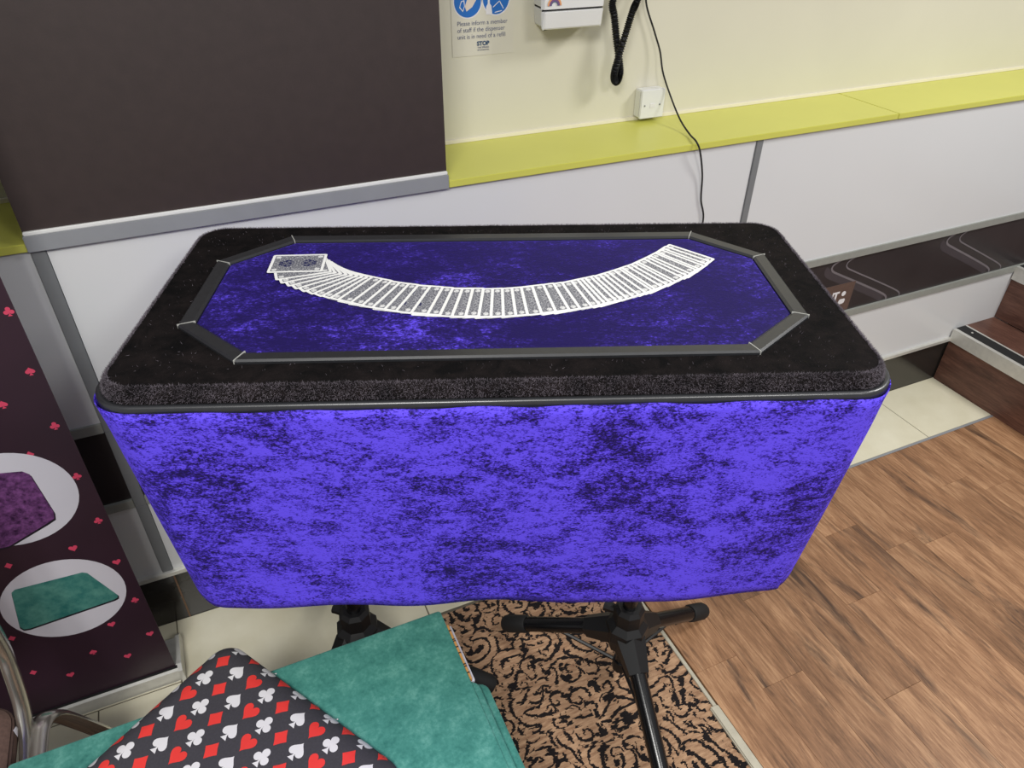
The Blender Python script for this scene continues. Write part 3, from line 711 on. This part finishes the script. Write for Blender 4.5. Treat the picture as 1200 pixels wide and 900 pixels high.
for j in range(-1, 8):
    for m_ in range(-1, 11):
        u, v = j*LS, m_*LS
        if sdist(u, v) < 0.002: continue
        kd = kinds[(m_-j) % 4]; mb = MB()
        for pi_, poly in enumerate(suit(kd)):
            # symbol up = -U, right = perpendicular
            q = []
            for a, b in poly:
                uu_, vv_ = u-b*0.0315, v+a*0.0315; q.append((uu_, vv_))
            cu = sum(p[0] for p in q)/len(q); cv = sum(p[1] for p in q)/len(q)
            def cl(pu, pv):
                for _ in range(12):
                    if sdist(pu, pv) >= 0.0025: break
                    pu += (cu-pu)*0.12; pv += (cv-pv)*0.12
                return top(pu, pv, 0.0007+pi_*0.00008)
            n = len(q); vs = [top(cu, cv, 0.0007+pi_*0.00008)]
            for ff in (0.5, 1.0): vs += [cl(cu+(pu-cu)*ff, cv+(pv-cv)*ff) for pu, pv in q]
            fs = [(0, 1+i, 1+(i+1) % n) for i in range(n)]+[(1+i, 1+n+i, 1+n+(i+1) % n, 1+(i+1) % n) for i in range(n)]
            mb.add(vs, fs)
        mb.build(kd+'_print', M['print_red' if kd in ('diamond', 'heart') else 'print_white'], sm, smo)

# ------------------------------------------------------------------ things on the painted wall and on the panelling
WR = (math.pi/2, 0, 0)
sg = thing('wall_sign', (0.70, YW-0.0006, 1.42), 'clear sign with two blue hand-hygiene circles and small text on cream wall', 'sign'); sgo = (0.70, YW-0.0006, 1.42)
fs_ = lambda x, z, d: (x, YW-0.0012-d, z)
MB().box((0.622, YW-0.0012, 1.315), (0.776, YW, 1.56)).build('sheet', M['sign'], sg, sgo)
for cx, cz in ((0.662, 1.4005), (0.7315, 1.4035)):
    MB().prism(circ(cx, cz+0.029, 0.0355, 40), fs_, 0.0, 0.0003).build('white_ring', M['print_white'], sg, sgo)
    MB().prism(circ(cx, cz+0.029, 0.0325, 40), fs_, 0.0003, 0.0006).build('blue_disc', M['print_blue'], sg, sgo)
hand = [(-.006, -.018), (.010, -.008), (.024, .012), (.026, .020), (.021, .019), (.017, .012), (.020, .022), (.016, .024), (.010, .013), (.012, .024), (.007, .025), (.003, .013), (.001, .020), (-.003, .020), (-.004, .008), (-.010, -.006)]
MB().prism([(0.664+x*0.9, 1.4255+z*0.9) for x, z in hand], fs_, 0.0006, 0.0008).build('hand_print', plain('print_skin', (218, 204, 190), 0.5), sg, sgo)
MB().prism([(0.6415, 1.4180), (0.650, 1.4090), (0.655, 1.4210), (0.654, 1.4330), (0.646, 1.4310)], fs_, 0.0006, 0.0008).build('cuff_print', M['print_white'], sg, sgo)
MB().prism([(0.6435, 1.4195), (0.6495, 1.4120), (0.6535, 1.4210), (0.652, 1.4310), (0.647, 1.4290)], fs_, 0.0008, 0.0010).build('cuff_print', M['print_blue'], sg, sgo)
MB().prism([(0.706, 1.4010), (0.722, 1.4000), (0.720, 1.4180), (0.716, 1.4230), (0.716, 1.4310), (0.711, 1.4310), (0.711, 1.4230), (0.707, 1.4170)], fs_, 0.0006, 0.0008).build('bottle_print', M['print_white'], sg, sgo)
for a, b in (((0.724, 1.4150), (0.740, 1.4270)), ((0.740, 1.4270), (0.750, 1.4110)), ((0.728, 1.4040), (0.746, 1.4070))):
    d = (Vector(b)-Vector(a)).normalized(); nx, nz = -d.y*.0009, d.x*.0009
    MB().prism([(a[0]+nx, a[1]+nz), (b[0]+nx, b[1]+nz), (b[0]-nx, b[1]-nz), (a[0]-nx, a[1]-nz)], fs_, 0.0006, 0.0008).build('line_print', M['print_white'], sg, sgo)
yt = YW-0.0016-sgo[1]
for body, x, z, wd, sz in (('Please inform a member', 0.635, 1.3805, 0.124, 0.0135), ('of staff if the dispenser', 0.635, 1.3665, 0.118, 0.0135), ('unit is in need of a refill', 0.635, 1.3525, 0.119, 0.0135)):
    text_mesh('sign_text', body, sz, M['print_navy'], sg, (x-sgo[0], yt, z-sgo[2]), WR, wd, -0.0001)
text_mesh('sign_text', 'STOP', 0.0125, plain('print_teal', (24, 68, 104), 0.6), sg, (0.683-sgo[0], yt, 1.3365-sgo[2]), WR, 0.031, 0.0005)
text_mesh('sign_text', 'THE SPREAD', 0.0048, M['print_navy'], sg, (0.684-sgo[0], yt, 1.3305-sgo[2]), WR, 0.029)
text_mesh('sign_text', 'of coronavirus', 0.0045, M['print_navy'], sg, (0.684-sgo[0], yt, 1.3255-sgo[2]), WR, 0.029)

dp = thing('hand_gel_dispenser', (0.90, YW, 1.36), 'white wall-mounted hand gel dispenser with a rainbow sticker', 'dispenser'); do = (0.90, YW, 1.36)
YD = 1.625
def dbox(zs, name, mat):   # lofted cover; zs = list of (z, front y, half-width front, half-width back)
    MB().loft([[(0.906-hb, YW, z), (0.906-hb-.006, YD+0.03, z), (0.888-hf, YD+0.006, z), (0.888-hf+.006, yf, z), (0.888+hf-.006, yf, z), (0.888+hf, YD+0.006, z), (0.906+hb, YW, z)] for z, yf, hf, hb in zs]).build(name, mat, dp, do, bevel=0.0015)
dbox([(1.372, 1.640, .074, .070), (1.376, 1.628, .078, .075), (1.412, 1.622, .081, .078)], 'lower_cover', M['white_plastic'])
dbox([(1.410, 1.634, .0785, .076), (1.420, 1.634, .0785, .076)], 'gap_shade_strip', M['black_rubber'])  # black strip standing in for the shade between the two covers
dbox([(1.4165, 1.624, .081, .078), (1.45, 1.622, .082, .079), (1.62, 1.622, .082, .079), (1.645, 1.64, .074, .074)], 'upper_cover', M['white_plastic'])
for r0_, r1_, mt in ((0.0175, 0.0135, 'rain_orange'), (0.0135, 0.0095, 'rain_purple'), (0.0095, 0.007, 'print_navy')):
    poly = circ(0.8365, 1.4245, r0_, 18, 0, 180)+circ(0.8365, 1.4245, r1_, 18, 180, 0)
    n = 19; fd = [(i, i+1, 2*n-2-i, 2*n-1-i) for i in range(n-1)]
    MB().add([(x, 1.6215, z) for x, z in poly], fd).build('rainbow_print', M[mt], dp, do)

def uw(px, py, Y):
    d = fw+rr*((px-600)/F_PX)-uu*((py-450)/F_PX); s = Y/d.y; return Vector((d.x*s, Y, CAMH+d.z*s))
# coiled handset cord hanging in a V from the unit above
hs = thing('wall_intercom', (1.10, YW, 1.47), 'white wall intercom from which the coiled black cord hangs', 'intercom'); ho = (1.10, YW, 1.47)
MB().box((1.035, 1.655, 1.475), (1.175, YW, 1.74)).build('body', M['white_plastic'], hs, ho, bevel=0.006)
MB().box((1.05, 1.63, 1.50), (1.10, 1.656, 1.72)).build('handset', M['black_plastic'], hs, ho, bevel=0.006)
pth = spline([(1.062, 1.675, 1.476), (1.0205, 1.675, 1.42)]+[uw(a, b, y) for a, b, y in ((720, 20, 1.672), (723, 50, 1.668), (726.5, 78, 1.664), (726, 90, 1.662), (722, 96, 1.660), (719.5, 89, 1.656), (723.5, 71, 1.650), (733, 40, 1.648), (741, 14, 1.652), (747, 0, 1.655))]+[(1.10, 1.66, 1.478)], 60)
rad = [0.0084+0.0015*math.sin(i*1.15) for i in range(len(pth))]
cd = MB().tube(pth, rad, 8).build('coiled_cord', M['black_plastic'], None, (1.06, 1.67, 1.3), True, loc=(1.06, 1.67, 1.3))
tag(cd, 'thick coiled black cord hanging in a narrow loop on the cream wall', 'cord')
cw = spline([(1.135, 1.70, 1.476)]+[uw(a, b, y) for a, b, y in ((757, 0, 1.697), (767, 37, 1.695), (773.5, 60, 1.69), (777, 85, 1.68), (786, 113, 1.66), (797, 140, 1.60), (808, 157, 1.53))]+[uw(816, 166, 1.472), uw(820.5, 178, 1.464), uw(823, 205, 1.474), uw(821.5, 233, 1.479), uw(823, 263, 1.479), Vector((1.20, 1.478, 0.75)), Vector((1.21, 1.478, 0.70))], 10)
cb = MB().tube(cw, 0.0023, 7).build('thin_cable', M['black_rubber'], None, (1.16, 1.6, 1.1), True, loc=(1.16, 1.6, 1.1))
tag(cb, 'thin black cable trailing down the wall over the lime ledge behind table', 'cable')
sx0, sx1, sz0, sz1 = 1.134, 1.206, 1.128, 1.200
sk_ = thing('wall_socket', (1.17, YW, 1.127), 'square white phone socket just above the lime ledge', 'socket'); sko = (1.17, YW, 1.127)
MB().box((sx0, YW-0.028, sz0), (sx1, YW, sz1)).build('back_box', M['white_plastic'], sk_, sko, bevel=0.003)
MB().box((sx0-.001, YW-0.035, sz0-.001), (sx1+.001, YW-0.0285, sz1+.001)).build('face_plate', M['white_plastic'], sk_, sko, bevel=0.002)
MB().box((1.162, YW-0.0362, 1.155), (1.176, YW-0.0349, 1.165)).build('port_shutter', M['print_white'], sk_, sko)
for x in (1.145, 1.192):
    MB().prism(circ(x, 1.161, 0.0022, 10), lambda a, z, d: (a, YW-d, z), 0.0345, 0.0362).build('screw', M['grey_strip'], sk_, sko)

sc_ = thing('band_sticker', (1.85, YP, 0.52), 'small brown sticker with white marks on the black wall band', 'sticker'); sco = (1.85, YP, 0.52)
fy = lambda x, z, d: (x, YP+0.001-d, z)
MB().box((1.765, YP+0.0003, 0.466), (1.922, YP+0.0025, 0.572)).build('sticker_sheet', M['sticker'], sc_, sco)
MB().prism([(1.832, .545), (1.862, .545), (1.862, .538), (1.853, .538), (1.853, .512), (1.845, .512), (1.845, .538), (1.838, .538), (1.838, .52), (1.832, .52)], fy, 0.0008, 0.0012).build('letter_print', M['print_white'], sc_, sco)
MB().prism(circ(1.882, 0.533, 0.009, 16), fy, 0.0008, 0.0012).build('dot_print', M['print_white'], sc_, sco)
MB().prism([(1.868, .507), (1.872, .513), (1.892, .513), (1.896, .508), (1.894, .497), (1.888, .494), (1.872, .494), (1.867, .499)], fy, 0.0008, 0.0012).build('pill_print', M['print_white'], sc_, sco)
MB().prism([(1.862, .487), (1.874, .490), (1.878, .474), (1.868, .470)], fy, 0.0008, 0.0012).build('green_print', M['green_dot'], sc_, sco)
